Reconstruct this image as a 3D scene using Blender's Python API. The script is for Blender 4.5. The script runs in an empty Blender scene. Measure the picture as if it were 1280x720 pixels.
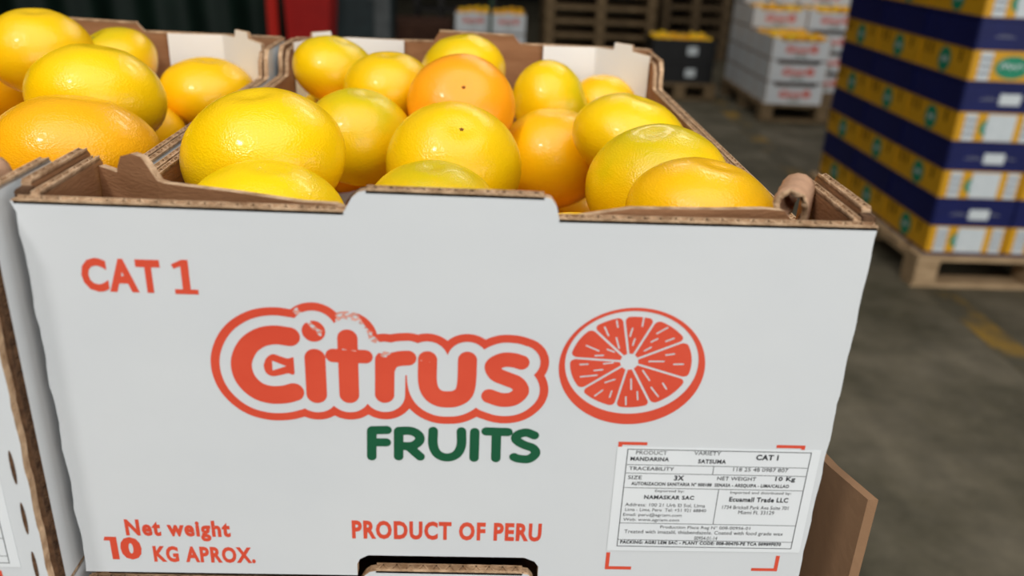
import bpy, bmesh, math, random
import numpy as np
from mathutils import Vector, Matrix, noise
from mathutils.geometry import tessellate_polygon

# ------------------------------------------------------------------ camera, world, lights
random.seed(7)
scene = bpy.context.scene
COL = scene.collection
ZB = 1.112                                  # underside of the front crate above the floor

cam_data = bpy.data.cameras.new('camera')
cam_data.sensor_width = 36.0
cam_data.lens = 1058.44 / 1280 * 36.0
cam_data.clip_start = 0.02
cam_data.dof.use_dof = True
cam_data.dof.focus_distance = 0.40
cam_data.dof.aperture_fstop = 7.5
cam = bpy.data.objects.new('camera', cam_data)
COL.objects.link(cam)
_p, _r, _h = 0.40511, 0.04558, -0.04337     # pitch, roll, heading
_f = Vector((-math.sin(_h) * math.cos(_p), math.cos(_h) * math.cos(_p), -math.sin(_p)))
_s = Vector((math.cos(_h), math.sin(_h), 0))
_u = _s.cross(_f)
_rr = math.cos(_r) * _s + math.sin(_r) * _u
_uu = -math.sin(_r) * _s + math.cos(_r) * _u
cam.matrix_world = Matrix(((_rr.x, _uu.x, -_f.x, 0.15928), (_rr.y, _uu.y, -_f.y, -0.27913),
                           (_rr.z, _uu.z, -_f.z, 0.25238 + ZB), (0, 0, 0, 1)))
scene.camera = cam

world = bpy.data.worlds.new('warehouse_air')
scene.world = world
world.use_nodes = True
world.node_tree.nodes['Background'].inputs[0].default_value = (0.95, 0.98, 1.0, 1)
world.node_tree.nodes['Background'].inputs[1].default_value = 0.12


def area(name, loc, aim, size, power, color=(1, 1, 1)):
    d = bpy.data.lights.new(name, 'AREA')
    d.shape = 'RECTANGLE'
    d.size, d.size_y = size
    d.energy = power
    d.color = color
    o = bpy.data.objects.new(name, d)
    o.location = loc
    o.rotation_euler = (Vector(aim) - Vector(loc)).to_track_quat('-Z', 'Y').to_euler()
    COL.objects.link(o)
    return o


# daylight through the loading doors behind the camera, and the roof lamps
area('loading_door_light', (4.4, -6.2, 2.5), (1.6, 1.5, 1.1), (8.5, 4.6), 520, (1.0, 1.0, 0.99))
area('left_lamp', (-2.2, -2.7, 5.6), (0.1, 0.2, 1.2), (0.6, 0.5), 120, (1.0, 0.99, 0.97))
area('side_door_light', (4.4, -0.7, 1.7), (0.3, 0.2, 1.2), (1.3, 1.1), 22, (0.97, 0.98, 1.0))
area('roof_lamp_front', (0.2, -1.4, 4.8), (0.2, -0.8, 0.0), (5.0, 4.0), 215, (1.0, 0.98, 0.95))
area('roof_lamp_back', (2.4, 4.6, 5.4), (2.4, 4.8, 0.0), (1.6, 1.0), 70, (1.0, 0.97, 0.93))
area('roof_lamp_far', (0.8, 8.0, 5.4), (0.8, 8.4, 0.0), (1.6, 1.0), 70, (1.0, 0.97, 0.93))

scene.view_settings.view_transform = 'Standard'
scene.view_settings.look = 'None'
scene.view_settings.gamma = 1.0
scene.view_settings.use_curve_mapping = False
scene.view_settings.exposure = -0.41

# ------------------------------------------------------------------ materials


def lin(r, g, b):
    f = lambda c: c / 255 / 12.92 if c / 255 <= 0.04045 else ((c / 255 + 0.055) / 1.055) ** 2.4
    return (f(r), f(g), f(b), 1)


def base_mat(name, rough=0.6, spec=0.5):
    m = bpy.data.materials.new(name)
    m.use_nodes = True
    nt = m.node_tree
    b = nt.nodes['Principled BSDF']
    b.inputs['Roughness'].default_value = rough
    b.inputs['Specular IOR Level'].default_value = spec
    return m, nt, b


def node(nt, kind, **kw):
    n = nt.nodes.new(kind)
    for k, v in kw.items():
        if k in n.inputs:
            n.inputs[k].default_value = v
        else:
            setattr(n, k, v)
    return n


def noisy(name, c1, c2, scale=20, rough=0.6, bump=0.0, bump_scale=200, spec=0.4, detail=4, stretch=(1, 1, 1), lo=0.3, hi=0.7):
    """Two colours mixed by noise, with fine bump."""
    m, nt, b = base_mat(name, rough, spec)
    L = nt.links.new
    tc = node(nt, 'ShaderNodeTexCoord')
    mp = node(nt, 'ShaderNodeMapping')
    mp.inputs['Scale'].default_value = stretch
    L(tc.outputs['Object'], mp.inputs['Vector'])
    n = node(nt, 'ShaderNodeTexNoise', Scale=scale, Detail=detail)
    L(mp.outputs[0], n.inputs['Vector'])
    r = node(nt, 'ShaderNodeValToRGB')
    r.color_ramp.elements[0].position = lo
    r.color_ramp.elements[1].position = hi
    r.color_ramp.elements[0].color = c1
    r.color_ramp.elements[1].color = c2
    L(n.outputs['Fac'], r.inputs['Fac'])
    L(r.outputs['Color'], b.inputs['Base Color'])
    if bump:
        n2 = node(nt, 'ShaderNodeTexNoise', Scale=bump_scale, Detail=3)
        L(mp.outputs[0], n2.inputs['Vector'])
        bp = node(nt, 'ShaderNodeBump', Strength=bump, Distance=0.002)
        L(n2.outputs['Fac'], bp.inputs['Height'])
        L(bp.outputs['Normal'], b.inputs['Normal'])
    return m


M = {}
M['white_card'] = noisy('white_card', (0.64, 0.664, 0.678, 1), (0.675, 0.694, 0.70, 1), 14, 0.5, 0.10, 45, 0.35)
M['white_inner'] = noisy('white_inner', (0.81, 0.81, 0.80, 1), (0.86, 0.86, 0.845, 1), 14, 0.6, 0.05, 60, 0.3)
M['kraft'] = noisy('kraft', lin(140, 98, 66), lin(160, 116, 82), 30, 0.75, 0.25, 300, 0.2, stretch=(1, 1, 4))
M['kraft_edge'] = noisy('kraft_edge', lin(150, 118, 88), lin(212, 180, 146), 160, 0.85, 0.6, 500, 0.1)
M['kraft_core'] = noisy('kraft_core', lin(66, 48, 36), lin(112, 84, 62), 220, 0.9, 0.4, 500, 0.1)
M['kraft_light'] = noisy('kraft_light', lin(168, 130, 102), lin(186, 148, 120), 60, 0.8, 0.3, 300, 0.2)
M['kraft_board'] = noisy('kraft_board', lin(132, 100, 74), lin(150, 116, 86), 12, 0.8, 0.2, 200, 0.2)
M['print_red'] = noisy('print_red', lin(213, 74, 50), lin(222, 84, 58), 40, 0.5, 0, 1, 0.35)
M['print_green'] = noisy('print_green', lin(18, 84, 54), lin(24, 92, 60), 40, 0.5, 0, 1, 0.35)
M['ink'] = noisy('ink', lin(40, 42, 46), lin(58, 60, 64), 300, 0.6, 0, 1, 0.2)
M['sticker'] = noisy('sticker', lin(222, 226, 228), lin(230, 233, 234), 10, 0.42, 0.03, 60, 0.4)
M['worn_print'] = noisy('worn_print', lin(214, 140, 124), lin(222, 172, 160), 200, 0.7, 0.5, 400, 0.2)
M['wood'] = noisy('wood', lin(150, 124, 92), lin(186, 158, 122), 9, 0.8, 0.3, 60, 0.2, stretch=(1, 6, 6))
M['wood_old'] = noisy('wood_old', lin(104, 86, 62), lin(142, 119, 88), 9, 0.85, 0.3, 60, 0.2, stretch=(1, 6, 6))
M['wood_dark'] = noisy('wood_dark', lin(84, 70, 52), lin(118, 98, 72), 9, 0.85, 0.3, 60, 0.2, stretch=(1, 6, 6))
M['banana_yellow'] = noisy('banana_yellow', lin(206, 150, 16), lin(216, 160, 22), 8, 0.5, 0, 1, 0.3)
M['banana_navy'] = noisy('banana_navy', lin(11, 19, 74), lin(15, 25, 88), 8, 0.5, 0, 1, 0.25)
M['logo_green'] = noisy('logo_green', lin(20, 126, 92), lin(28, 138, 102), 20, 0.5, 0, 1, 0.3)
M['label_paper'] = noisy('label_paper', lin(196, 204, 206), lin(208, 214, 215), 20, 0.5, 0, 1, 0.3)
M['label_grey'] = noisy('label_grey', lin(120, 122, 130), lin(136, 138, 146), 20, 0.5, 0, 1, 0.3)
M['slot_dark'] = noisy('slot_dark', lin(34, 24, 12), lin(44, 32, 18), 20, 0.8, 0, 1, 0.1)
M['black_plastic'] = noisy('black_plastic', lin(12, 12, 13), lin(19, 19, 20), 20, 0.5, 0, 1, 0.4)
M['red_plastic'] = noisy('red_plastic', lin(176, 22, 18), lin(190, 28, 22), 8, 0.45, 0, 1, 0.4)
M['red_paint'] = noisy('red_paint', lin(206, 36, 24), lin(216, 44, 30), 8, 0.4, 0, 1, 0.4)
M['teal_steel'] = noisy('teal_steel', lin(28, 42, 44), lin(38, 54, 56), 8, 0.5, 0, 1, 0.4)
M['grey_steel'] = noisy('grey_steel', lin(74, 80, 80), lin(96, 102, 102), 8, 0.5, 0, 1, 0.4)
M['dark_steel'] = noisy('dark_steel', lin(34, 31, 28), lin(46, 42, 38), 8, 0.5, 0, 1, 0.4)
M['tarp'] = noisy('tarp', lin(12, 30, 23), lin(22, 44, 34), 3, 0.6, 0.2, 20, 0.3)
M['wall_dark'] = noisy('wall_dark', lin(30, 32, 30), lin(40, 42, 39), 1.2, 0.9, 0.1, 30, 0.1)
M['stem'] = noisy('stem', lin(86, 92, 40), lin(110, 112, 58), 200, 0.8, 0, 1, 0.1)
M['scar'] = noisy('scar', lin(120, 74, 26), lin(142, 92, 36), 200, 0.8, 0, 1, 0.1)
M['green_strap'] = noisy('green_strap', lin(16, 62, 34), lin(22, 72, 42), 20, 0.5, 0, 1, 0.3)


def floor_material():
    m, nt, b = base_mat('concrete_floor', 0.62, 0.35)
    L = nt.links.new
    tc = node(nt, 'ShaderNodeTexCoord')
    n1 = node(nt, 'ShaderNodeTexNoise', Scale=2.4, Detail=7, Roughness=0.66)
    n2 = node(nt, 'ShaderNodeTexNoise', Scale=7.0, Detail=5, Roughness=0.7)
    L(tc.outputs['Object'], n1.inputs['Vector'])
    L(tc.outputs['Object'], n2.inputs['Vector'])
    r1 = node(nt, 'ShaderNodeValToRGB')
    r1.color_ramp.elements[0].position = 0.36
    r1.color_ramp.elements[0].color = lin(70, 66, 50)
    r1.color_ramp.elements[1].position = 0.70
    r1.color_ramp.elements[1].color = lin(118, 110, 94)
    L(n1.outputs['Fac'], r1.inputs['Fac'])
    r2 = node(nt, 'ShaderNodeValToRGB')
    r2.color_ramp.elements[0].position = 0.3
    r2.color_ramp.elements[0].color = (0.72, 0.72, 0.70, 1)
    r2.color_ramp.elements[1].position = 0.75
    r2.color_ramp.elements[1].color = (1.1, 1.08, 1.02, 1)
    L(n2.outputs['Fac'], r2.inputs['Fac'])
    mx = node(nt, 'ShaderNodeMix', data_type='RGBA', blend_type='MULTIPLY')
    mx.inputs[0].default_value = 1
    L(r1.outputs['Color'], mx.inputs[6])
    L(r2.outputs['Color'], mx.inputs[7])
    L(mx.outputs[2], b.inputs['Base Color'])
    bp = node(nt, 'ShaderNodeBump', Strength=0.2, Distance=0.004)
    L(n2.outputs['Fac'], bp.inputs['Height'])
    L(bp.outputs['Normal'], b.inputs['Normal'])
    return m


M['floor'] = floor_material()


def worn_paint():
    """Yellow floor paint, mostly worn off: bare concrete shows through."""
    m, nt, b = base_mat('worn_yellow_paint', 0.6, 0.3)
    L = nt.links.new
    tc = node(nt, 'ShaderNodeTexCoord')
    n1 = node(nt, 'ShaderNodeTexNoise', Scale=2.2, Detail=6, Roughness=0.7)
    L(tc.outputs['Object'], n1.inputs['Vector'])
    r1 = node(nt, 'ShaderNodeValToRGB')
    r1.color_ramp.elements[0].position = 0.47
    r1.color_ramp.elements[0].color = lin(80, 75, 60)
    r1.color_ramp.elements[1].position = 0.66
    r1.color_ramp.elements[1].color = lin(150, 116, 40)
    L(n1.outputs['Fac'], r1.inputs['Fac'])
    L(r1.outputs['Color'], b.inputs['Base Color'])
    return m


M['floor_paint'] = worn_paint()


def peel_material():
    """Mandarin peel: the object's own colour, greener near the stem, pitted and waxed."""
    m, nt, b = base_mat('mandarin_peel', 0.25, 0.34)
    L = nt.links.new
    oi = node(nt, 'ShaderNodeObjectInfo')
    tc = node(nt, 'ShaderNodeTexCoord')
    add = node(nt, 'ShaderNodeVectorMath', operation='ADD')
    cmb = node(nt, 'ShaderNodeCombineXYZ')
    ml = node(nt, 'ShaderNodeMath', operation='MULTIPLY')
    ml.inputs[1].default_value = 40
    L(oi.outputs['Random'], ml.inputs[0])
    L(ml.outputs[0], cmb.inputs['X'])
    L(tc.outputs['Object'], add.inputs[0])
    L(cmb.outputs[0], add.inputs[1])
    n = node(nt, 'ShaderNodeTexNoise', Scale=1.4, Detail=3)
    L(add.outputs[0], n.inputs['Vector'])
    # warm blotches
    mr = node(nt, 'ShaderNodeMapRange')
    mr.inputs['From Min'].default_value = 0.38
    mr.inputs['From Max'].default_value = 0.68
    mr.inputs['To Max'].default_value = 0.22
    L(n.outputs['Fac'], mr.inputs['Value'])
    warm = node(nt, 'ShaderNodeMix', data_type='RGBA', blend_type='MULTIPLY')
    L(mr.outputs[0], warm.inputs[0])
    L(oi.outputs['Color'], warm.inputs[6])
    warm.inputs[7].default_value = (1.04, 0.80, 0.75, 1)
    # green near the stem (local +Z)
    sep = node(nt, 'ShaderNodeSeparateXYZ')
    L(tc.outputs['Object'], sep.inputs[0])
    n2 = node(nt, 'ShaderNodeTexNoise', Scale=2.2, Detail=2)
    L(add.outputs[0], n2.inputs['Vector'])
    s1 = node(nt, 'ShaderNodeMath', operation='ADD')
    L(sep.outputs['Z'], s1.inputs[0])
    L(n2.outputs['Fac'], s1.inputs[1])
    g = node(nt, 'ShaderNodeMapRange', interpolation_type='SMOOTHSTEP')
    g.inputs['From Min'].default_value = 0.75
    g.inputs['From Max'].default_value = 1.6
    L(s1.outputs[0], g.inputs['Value'])
    gm = node(nt, 'ShaderNodeMath', operation='MULTIPLY')
    L(g.outputs[0], gm.inputs[0])
    L(oi.outputs['Alpha'], gm.inputs[1])
    gr = node(nt, 'ShaderNodeMix', data_type='RGBA')
    L(gm.outputs[0], gr.inputs[0])
    L(warm.outputs[2], gr.inputs[6])
    gr.inputs[7].default_value = lin(178, 182, 8)
    L(gr.outputs[2], b.inputs['Base Color'])
    v = node(nt, 'ShaderNodeTexVoronoi', Scale=34.0)
    L(add.outputs[0], v.inputs['Vector'])
    n3 = node(nt, 'ShaderNodeTexNoise', Scale=9.0, Detail=2)
    L(add.outputs[0], n3.inputs['Vector'])
    sm = node(nt, 'ShaderNodeMath', operation='ADD')
    L(v.outputs['Distance'], sm.inputs[0])
    L(n3.outputs['Fac'], sm.inputs[1])
    bp = node(nt, 'ShaderNodeBump', Strength=0.12, Distance=0.03)
    L(sm.outputs[0], bp.inputs['Height'])
    L(bp.outputs['Normal'], b.inputs['Normal'])
    b.inputs['Subsurface Weight'].default_value = 0.0
    b.inputs['Coat Weight'].default_value = 0.22
    b.inputs['Coat Roughness'].default_value = 0.10
    return m


M['peel'] = peel_material()

# ------------------------------------------------------------------ object helpers


def link(name, mesh, mats, parent=None):
    for m in (mats if isinstance(mats, (list, tuple)) else [mats]):
        if len(mesh.materials) < (len(mats) if isinstance(mats, (list, tuple)) else 1):
            mesh.materials.append(M[m])
    o = bpy.data.objects.new(name, mesh)
    COL.objects.link(o)
    if parent is not None:
        o.parent = parent
    return o


def tag(o, label, cat, group=None, kind=None):
    o['label'] = label
    o['category'] = cat
    if group:
        o['group'] = group
    if kind:
        o['kind'] = kind
    return o


def thing(name, loc, label, cat, group=None, rotz=0.0):
    o = bpy.data.objects.new(name, None)
    o.empty_display_size = 0.05
    COL.objects.link(o)
    o.location = loc
    o.rotation_euler = (0, 0, rotz)
    return tag(o, label, cat, group)


def dup(o, parent=None):
    c = o.copy()
    COL.objects.link(c)
    c.parent = parent
    for ch in list(o.children):
        dup(ch, c)
    return c


def from_bm(bm, name='mesh'):
    me = bpy.data.meshes.new(name)
    bm.normal_update()
    bm.to_mesh(me)
    bm.free()
    return me


def smooth(me):
    me.polygons.foreach_set('use_smooth', [True] * len(me.polygons))
    return me


def add_box(bm, x0, y0, z0, x1, y1, z1, mi=0, bevel=0.0):
    vs = [bm.verts.new(p) for p in ((x0, y0, z0), (x1, y0, z0), (x1, y1, z0), (x0, y1, z0), (x0, y0, z1), (x1, y0, z1), (x1, y1, z1), (x0, y1, z1))]
    fs = []
    for q in ((0, 3, 2, 1), (4, 5, 6, 7), (0, 1, 5, 4), (1, 2, 6, 5), (2, 3, 7, 6), (3, 0, 4, 7)):
        f = bm.faces.new([vs[i] for i in q])
        f.material_index = mi
        fs.append(f)
    if bevel:
        es = list({e for f in fs for e in f.edges})
        bmesh.ops.bevel(bm, geom=es, offset=bevel, segments=2, affect='EDGES', clamp_overlap=True)
    return fs


def box_mesh(x0, y0, z0, x1, y1, z1, bevel=0.0):
    bm = bmesh.new()
    add_box(bm, x0, y0, z0, x1, y1, z1, 0, bevel)
    return from_bm(bm)


def slab_mesh(loop, vec):
    """A planar outline (3-D points) thickened by vec: front face slot 0, back face 1, rim 2."""
    bm = bmesh.new()
    vec = Vector(vec)
    a = [bm.verts.new(p) for p in loop]
    b = [bm.verts.new(Vector(p) + vec) for p in loop]
    n = len(a)
    for i, j, k in tessellate_polygon([[Vector(p) for p in loop]]):
        bm.faces.new((a[i], a[j], a[k]))
        f = bm.faces.new((b[k], b[j], b[i]))
        f.material_index = 1
    for i in range(n):
        f = bm.faces.new((a[i], b[i], b[(i + 1) % n], a[(i + 1) % n]))
        f.material_index = 2
    bmesh.ops.recalc_face_normals(bm, faces=bm.faces[:])
    return from_bm(bm)


def flute_mesh(runs):
    """Open corrugated edge: for every run (p, q, up, across, height) two liner rails and a zigzag web."""
    bm = bmesh.new()
    for p, q, up, ac, h in runs:
        p, q, up, ac = Vector(p), Vector(q), Vector(up), Vector(ac)
        L = (q - p).length
        d = (q - p) / L
        for s in (0.0, 1.0):                                   # rails
            w = ac.normalized() * 0.0005
            o = ac * s - (w if s else Vector())
            c = [p + o, q + o, q + o + w, p + o + w]
            lo = [bm.verts.new(k - up * 0.001) for k in c]
            hi = [bm.verts.new(k + up * h) for k in c]
            bm.faces.new(hi)
            for i in range(4):
                bm.faces.new((lo[i], lo[(i + 1) % 4], hi[(i + 1) % 4], hi[i]))
        n = max(4, int(L / 0.0011))
        prev = None
        for i in range(n + 1):
            t = 0.5 - 0.5 * math.cos(i * math.pi / 2.5)
            k = p + d * (L * i / n) + ac * (0.08 + 0.84 * t)
            jit = h * (0.55 + 0.4 * random.random())
            wid = d * 0.00035
            cur = [bm.verts.new(k - wid - up * 0.001), bm.verts.new(k - wid + up * jit), bm.verts.new(k + wid + up * jit), bm.verts.new(k + wid - up * 0.001)]
            if prev:
                bm.faces.new((prev[0], cur[0], cur[1], prev[1]))
                bm.faces.new((prev[1], cur[1], cur[2], prev[2]))
                bm.faces.new((prev[2], cur[2], cur[3], prev[3]))
            prev = cur
    return from_bm(bm)


def tube_mesh(pts, r, n=8):
    bm = bmesh.new()
    rings = []
    for i, p in enumerate(pts):
        p = Vector(p)
        d = (Vector(pts[min(i + 1, len(pts) - 1)]) - Vector(pts[max(i - 1, 0)])).normalized()
        a = d.orthogonal().normalized()
        b = d.cross(a)
        rings.append([bm.verts.new(p + (a * math.cos(2 * math.pi * k / n) + b * math.sin(2 * math.pi * k / n)) * r) for k in range(n)])
    for i in range(len(rings) - 1):
        for k in range(n):
            bm.faces.new((rings[i][k], rings[i][(k + 1) % n], rings[i + 1][(k + 1) % n], rings[i + 1][k]))
    bm.faces.new(list(reversed(rings[0])))
    bm.faces.new(rings[-1])
    return from_bm(bm)


# ------------------------------------------------------------------ the hall


def structure(name, me, mats):
    o = link(name, me, mats)
    o['kind'] = 'structure'
    o['label'] = {'floor': 'worn dark concrete warehouse floor with faded yellow lane paint', 'wall_back': 'dark far wall of the warehouse behind the pallets',
                  'wall_left': 'dark left wall of the warehouse', 'wall_right': 'dark right wall of the warehouse'}[name]
    return o


fl = structure('floor', box_mesh(-9, -8, -0.1, 14, 17, 0.0), 'floor')
structure('wall_back', box_mesh(-9, 17, 0, 14, 17.2, 7), 'wall_dark')
structure('wall_left', box_mesh(-9.2, -8, 0, -9, 17.2, 7), 'wall_dark')
structure('wall_right', box_mesh(14, -8, 0, 14.2, 17.2, 7), 'wall_dark')
for loop in ([(2.06, 1.9), (2.19, 1.9), (2.19, 3.0), (2.07, 3.0)], [(2.05, 4.3), (2.17, 4.3), (2.30, 7.4), (2.18, 7.4)]):
    pm = slab_mesh([(x, y, 0.0015) for x, y in loop], (0, 0, -0.001))
    link('floor_marking', pm, ['floor_paint'] * 3, fl)

# ---- print on the crate face, measured in millimetres from its lower left corner
CITRUS = [  # centre lines and half widths, millimetres on the crate face
    ([(90.87, 110.73), (85.49, 111.3), (80.19, 110.01), (75.4, 106.1), (72.61, 99.54), (73.46, 92.98), (77.22, 88.12), (82.14, 86.18), (87.37, 86.32), (91.17, 87.46)], 3.85),
    ([(99.73, 102.15), (99.65, 86.82)], 3.85),
    ([(99.7, 113.27), (99.77, 113.19)], 4.22),
    ([(111.93, 110.61), (111.86, 86.98)], 3.70),
    ([(106.46, 103.43), (118.22, 103.26)], 2.81),
    ([(125.46, 102.03), (125.12, 87.36)], 3.63),
    ([(125.55, 97.11), (127.52, 101.31), (130.56, 102.76), (134.01, 103.15)], 3.11),
    ([(141.27, 102.68), (141.29, 93.05), (142.89, 88.35), (145.81, 86.19), (148.91, 85.86), (152.0, 86.35), (154.88, 88.67), (155.93, 93.46), (156.08, 102.9)], 3.55),
    ([(176.19, 102.48), (173.02, 103.38), (169.1, 103.27), (165.62, 100.8), (166.96, 97.27), (171.16, 95.28), (175.02, 93.48), (176.59, 90.08), (173.72, 86.83), (169.3, 86.2), (164.63, 87.72)], 3.03),
]
HALO = (4.06, 7.31)
KEY = [(80.67, 98.68), (81.99, 101.81), (84.44, 103.38), (87.3, 102.46), (89.81, 101.7), (92.02, 101.93), (91.85, 95.36), (89.42, 95.46), (86.79, 94.71), (83.58, 94.11), (81.32, 95.58)]
KEY_HOLE = [(83.89, 100.7), (89.02, 98.49), (83.82, 96.49)]
FRUITS = [
    ([(119.92, 71.18), (119.64, 59.39)], 1.86),
    ([(120.19, 71.4), (125.74, 71.64)], 1.86),
    ([(120.06, 65.87), (125.38, 66.0)], 1.86),
    ([(130.21, 71.12), (130.09, 59.65)], 1.86),
    ([(130.4, 71.34), (135.15, 71.36), (138.02, 69.41), (138.02, 66.75), (135.21, 64.64), (130.59, 64.53)], 1.86),
    ([(134.21, 64.08), (138.46, 59.75)], 1.86),
    ([(143.5, 71.67), (143.54, 65.06), (145.38, 61.0), (149.04, 59.57), (152.67, 61.18), (154.42, 65.33), (154.39, 71.74)], 1.86),
    ([(159.54, 71.55), (159.55, 59.72)], 1.86),
    ([(163.95, 71.98), (172.36, 71.88)], 1.86),
    ([(167.94, 71.55), (168.08, 59.71)], 1.86),
    ([(182.66, 70.65), (179.52, 71.85), (176.22, 70.7), (175.68, 68.55), (178.51, 66.36), (182.43, 64.73), (183.56, 62.27), (181.03, 59.69), (177.17, 59.71), (175.21, 60.43)], 1.86),
]
SLICE = dict(outer=((217.83, 101.44), 27.57, 24.78), inner=((217.59, 103.14), 25.10, 21.75), flesh=((217.24, 103.4), 22.87, 19.20), hub=(216.55, 103.92), inset=0.44,
    rays=[(212.65, 123.35), (225.37, 122.88), (237.0, 113.44), (238.85, 97.22), (226.84, 85.33), (212.42, 82.6), (198.76, 91.08), (195.21, 105.01), (201.89, 117.46)],
    dashes=[((206.13, 118.01), (207.83, 114.6)), ((210.33, 120.72), (210.95, 118.16)), ((210.8, 113.82), (212.22, 109.48)), ((220.25, 122.72), (219.95, 118.85)), ((216.45, 117.89), (215.83, 114.57)), ((217.74, 113.58), (217.21, 110.94)), ((225.66, 115.99), (229.38, 118.53)), ((223.92, 112.45), (226.14, 113.83)), ((229.4, 112.87), (232.25, 114.18)), ((221.79, 108.69), (224.16, 110.26)), ((224.0, 104.31), (229.56, 104.46)), ((230.05, 107.15), (233.17, 107.69)), ((233.45, 103.32), (237.03, 103.51)), ((222.02, 100.39), (225.02, 96.2)), ((225.99, 93.21), (229.09, 89.31)), ((230.22, 95.16), (231.88, 92.63)), ((217.98, 96.65), (218.43, 92.08)), ((216.73, 88.8), (217.05, 85.36)), ((220.86, 91.22), (221.38, 87.71)), ((204.82, 88.94), (207.59, 91.51)), ((211.08, 91.23), (210.52, 88.44)), ((208.27, 94.83), (211.84, 96.29)), ((198.72, 97.02), (204.89, 97.92)), ((198.18, 102.24), (201.1, 102.5)), ((203.69, 99.87), (206.84, 100.32)), ((199.94, 110.27), (204.76, 108.2)), ((203.58, 106.13), (206.57, 106.4)), ((207.03, 102.84), (210.56, 103.39)), ((207.85, 108.91), (210.55, 107.93))])
FACE_TEXT = [  # words, box on the face in mm, boldness
    ('CAT 1', (19.77, 126.6, 59.89, 139.78), 0.043),
    ('Net weight', (19.89, 16.47, 61.77, 26.94), 0.043),
    ('10', (10.64, 6.56, 25.11, 18.05), 0.06),
    ('KG APROX.', (29.54, 5.53, 70.78, 13.82), 0.043),
    ('PRODUCT OF PERU', (110.76, 19.13, 188.07, 28.47), 0.043),
]
STICKER_TEXT = [
    ('PRODUCT', (223.13, 63.02, 235.39, 64.79), 0),
    ('MANDARINA', (221.2, 60.0, 236.53, 61.88), 0.035),
    ('VARIETY', (246.14, 63.28, 256.87, 65.06), 0),
    ('SATSUMA', (248.22, 59.37, 259.41, 61.35), 0.035),
    ('CAT I', (271.13, 61.42, 280.09, 64.05), 0.04),
    ('TRACEABILITY', (221.09, 55.56, 239.05, 57.27), 0.01),
    ('118 25 48 0987 807', (262.79, 55.94, 284.94, 57.75), 0),
    ('SIZE', (221.09, 51.2, 226.54, 53.02), 0.01),
    ('3X', (239.58, 50.94, 243.61, 53.44), 0.04),
    ('NET WEIGHT', (256.95, 51.48, 272.71, 53.31), 0.01),
    ('10 Kg', (280.47, 51.07, 288.59, 53.78), 0.035),
    ('AUTORIZACION SANITARIA N° 000188  SENASA - AREQUIPA - LIMA/CALLAO', (222.66, 48.04, 286.61, 50.08), 0.03),
    ('Exported by:', (232.65, 44.84, 244.4, 46.49), 0),
    ('NAMASKAR SAC', (228.51, 41.69, 248.84, 43.66), 0.035),
    ('Address: 100 21 Urb El Sol, Lima', (221.18, 37.8, 253.84, 39.69), 0),
    ('Lima - Lima, Peru  Tel: +51 921 68840', (221.41, 35.42, 254.57, 37.21), 0),
    ('Email: peru@agriam.com', (220.83, 32.7, 244.87, 34.7), 0),
    ('Web: www.agriam.com', (221.06, 30.27, 244.1, 32.18), 0),
    ('Imported and distributed by:', (263.22, 44.7, 288.13, 46.37), 0),
    ('Ecuamall Trade LLC', (263.28, 41.14, 287.45, 43.51), 0.035),
    ('1734 Brickell Park Ave Suite 701', (260.96, 37.53, 288.28, 39.32), 0),
    ('Miami FL 33129', (267.91, 35.04, 282.76, 36.84), 0),
    ('Production Place Reg N° 008-00956-01', (236.72, 26.69, 274.06, 28.72), 0),
    ('Treated with imazalil, thiabendazole. Coated with food grade wax', (222.1, 23.91, 288.25, 26.26), 0),
    ('00954-01-14', (251.46, 21.56, 261.06, 23.41), 0),
    ('PACKING: AGRI LEM SAC - PLANT CODE: 008-00470-PE TCA 00989F070', (220.92, 19.03, 288.29, 20.79), 0.04),
]
# ------------------------------------------------------------------ flat print as clean outlines of a distance field


def seg_dist(X, Z, a, b):
    ax, az = a
    bx, bz = b
    dx, dz = bx - ax, bz - az
    t = np.clip(((X - ax) * dx + (Z - az) * dz) / (dx * dx + dz * dz + 1e-12), 0, 1)
    return np.hypot(X - ax - t * dx, Z - az - t * dz)


def curve(pts, n=6):
    """Catmull-Rom through the points."""
    if len(pts) < 3:
        return pts
    P = [np.array(p, float) for p in pts]
    P = [2 * P[0] - P[1]] + P + [2 * P[-1] - P[-2]]
    out = []
    for i in range(1, len(P) - 2):
        for k in range(n):
            t = k / n
            out.append(tuple(0.5 * (2 * P[i] + (P[i + 1] - P[i - 1]) * t + (2 * P[i - 1] - 5 * P[i] + 4 * P[i + 1] - P[i + 2]) * t * t + (3 * P[i] - P[i - 1] - 3 * P[i + 1] + P[i + 2]) * t ** 3)))
    out.append(tuple(P[-2]))
    return out


def strokes(X, Z, items, bend=True):
    d = np.full(X.shape, 1e3)
    for pts, r in items:
        c = curve(pts) if bend else pts
        for i in range(len(c) - 1):
            d = np.minimum(d, seg_dist(X, Z, c[i], c[i + 1]) - r)
    return d


def polygon_sdf(X, Z, pts):
    d = np.full(X.shape, 1e3)
    inside = np.zeros(X.shape, bool)
    n = len(pts)
    for i in range(n):
        a, b = pts[i], pts[(i + 1) % n]
        d = np.minimum(d, seg_dist(X, Z, a, b))
        if a[1] != b[1]:
            c = ((a[1] > Z) != (b[1] > Z)) & (X < (b[0] - a[0]) * (Z - a[1]) / (b[1] - a[1]) + a[0])
            inside ^= c
    return np.where(inside, -d, d)


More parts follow.
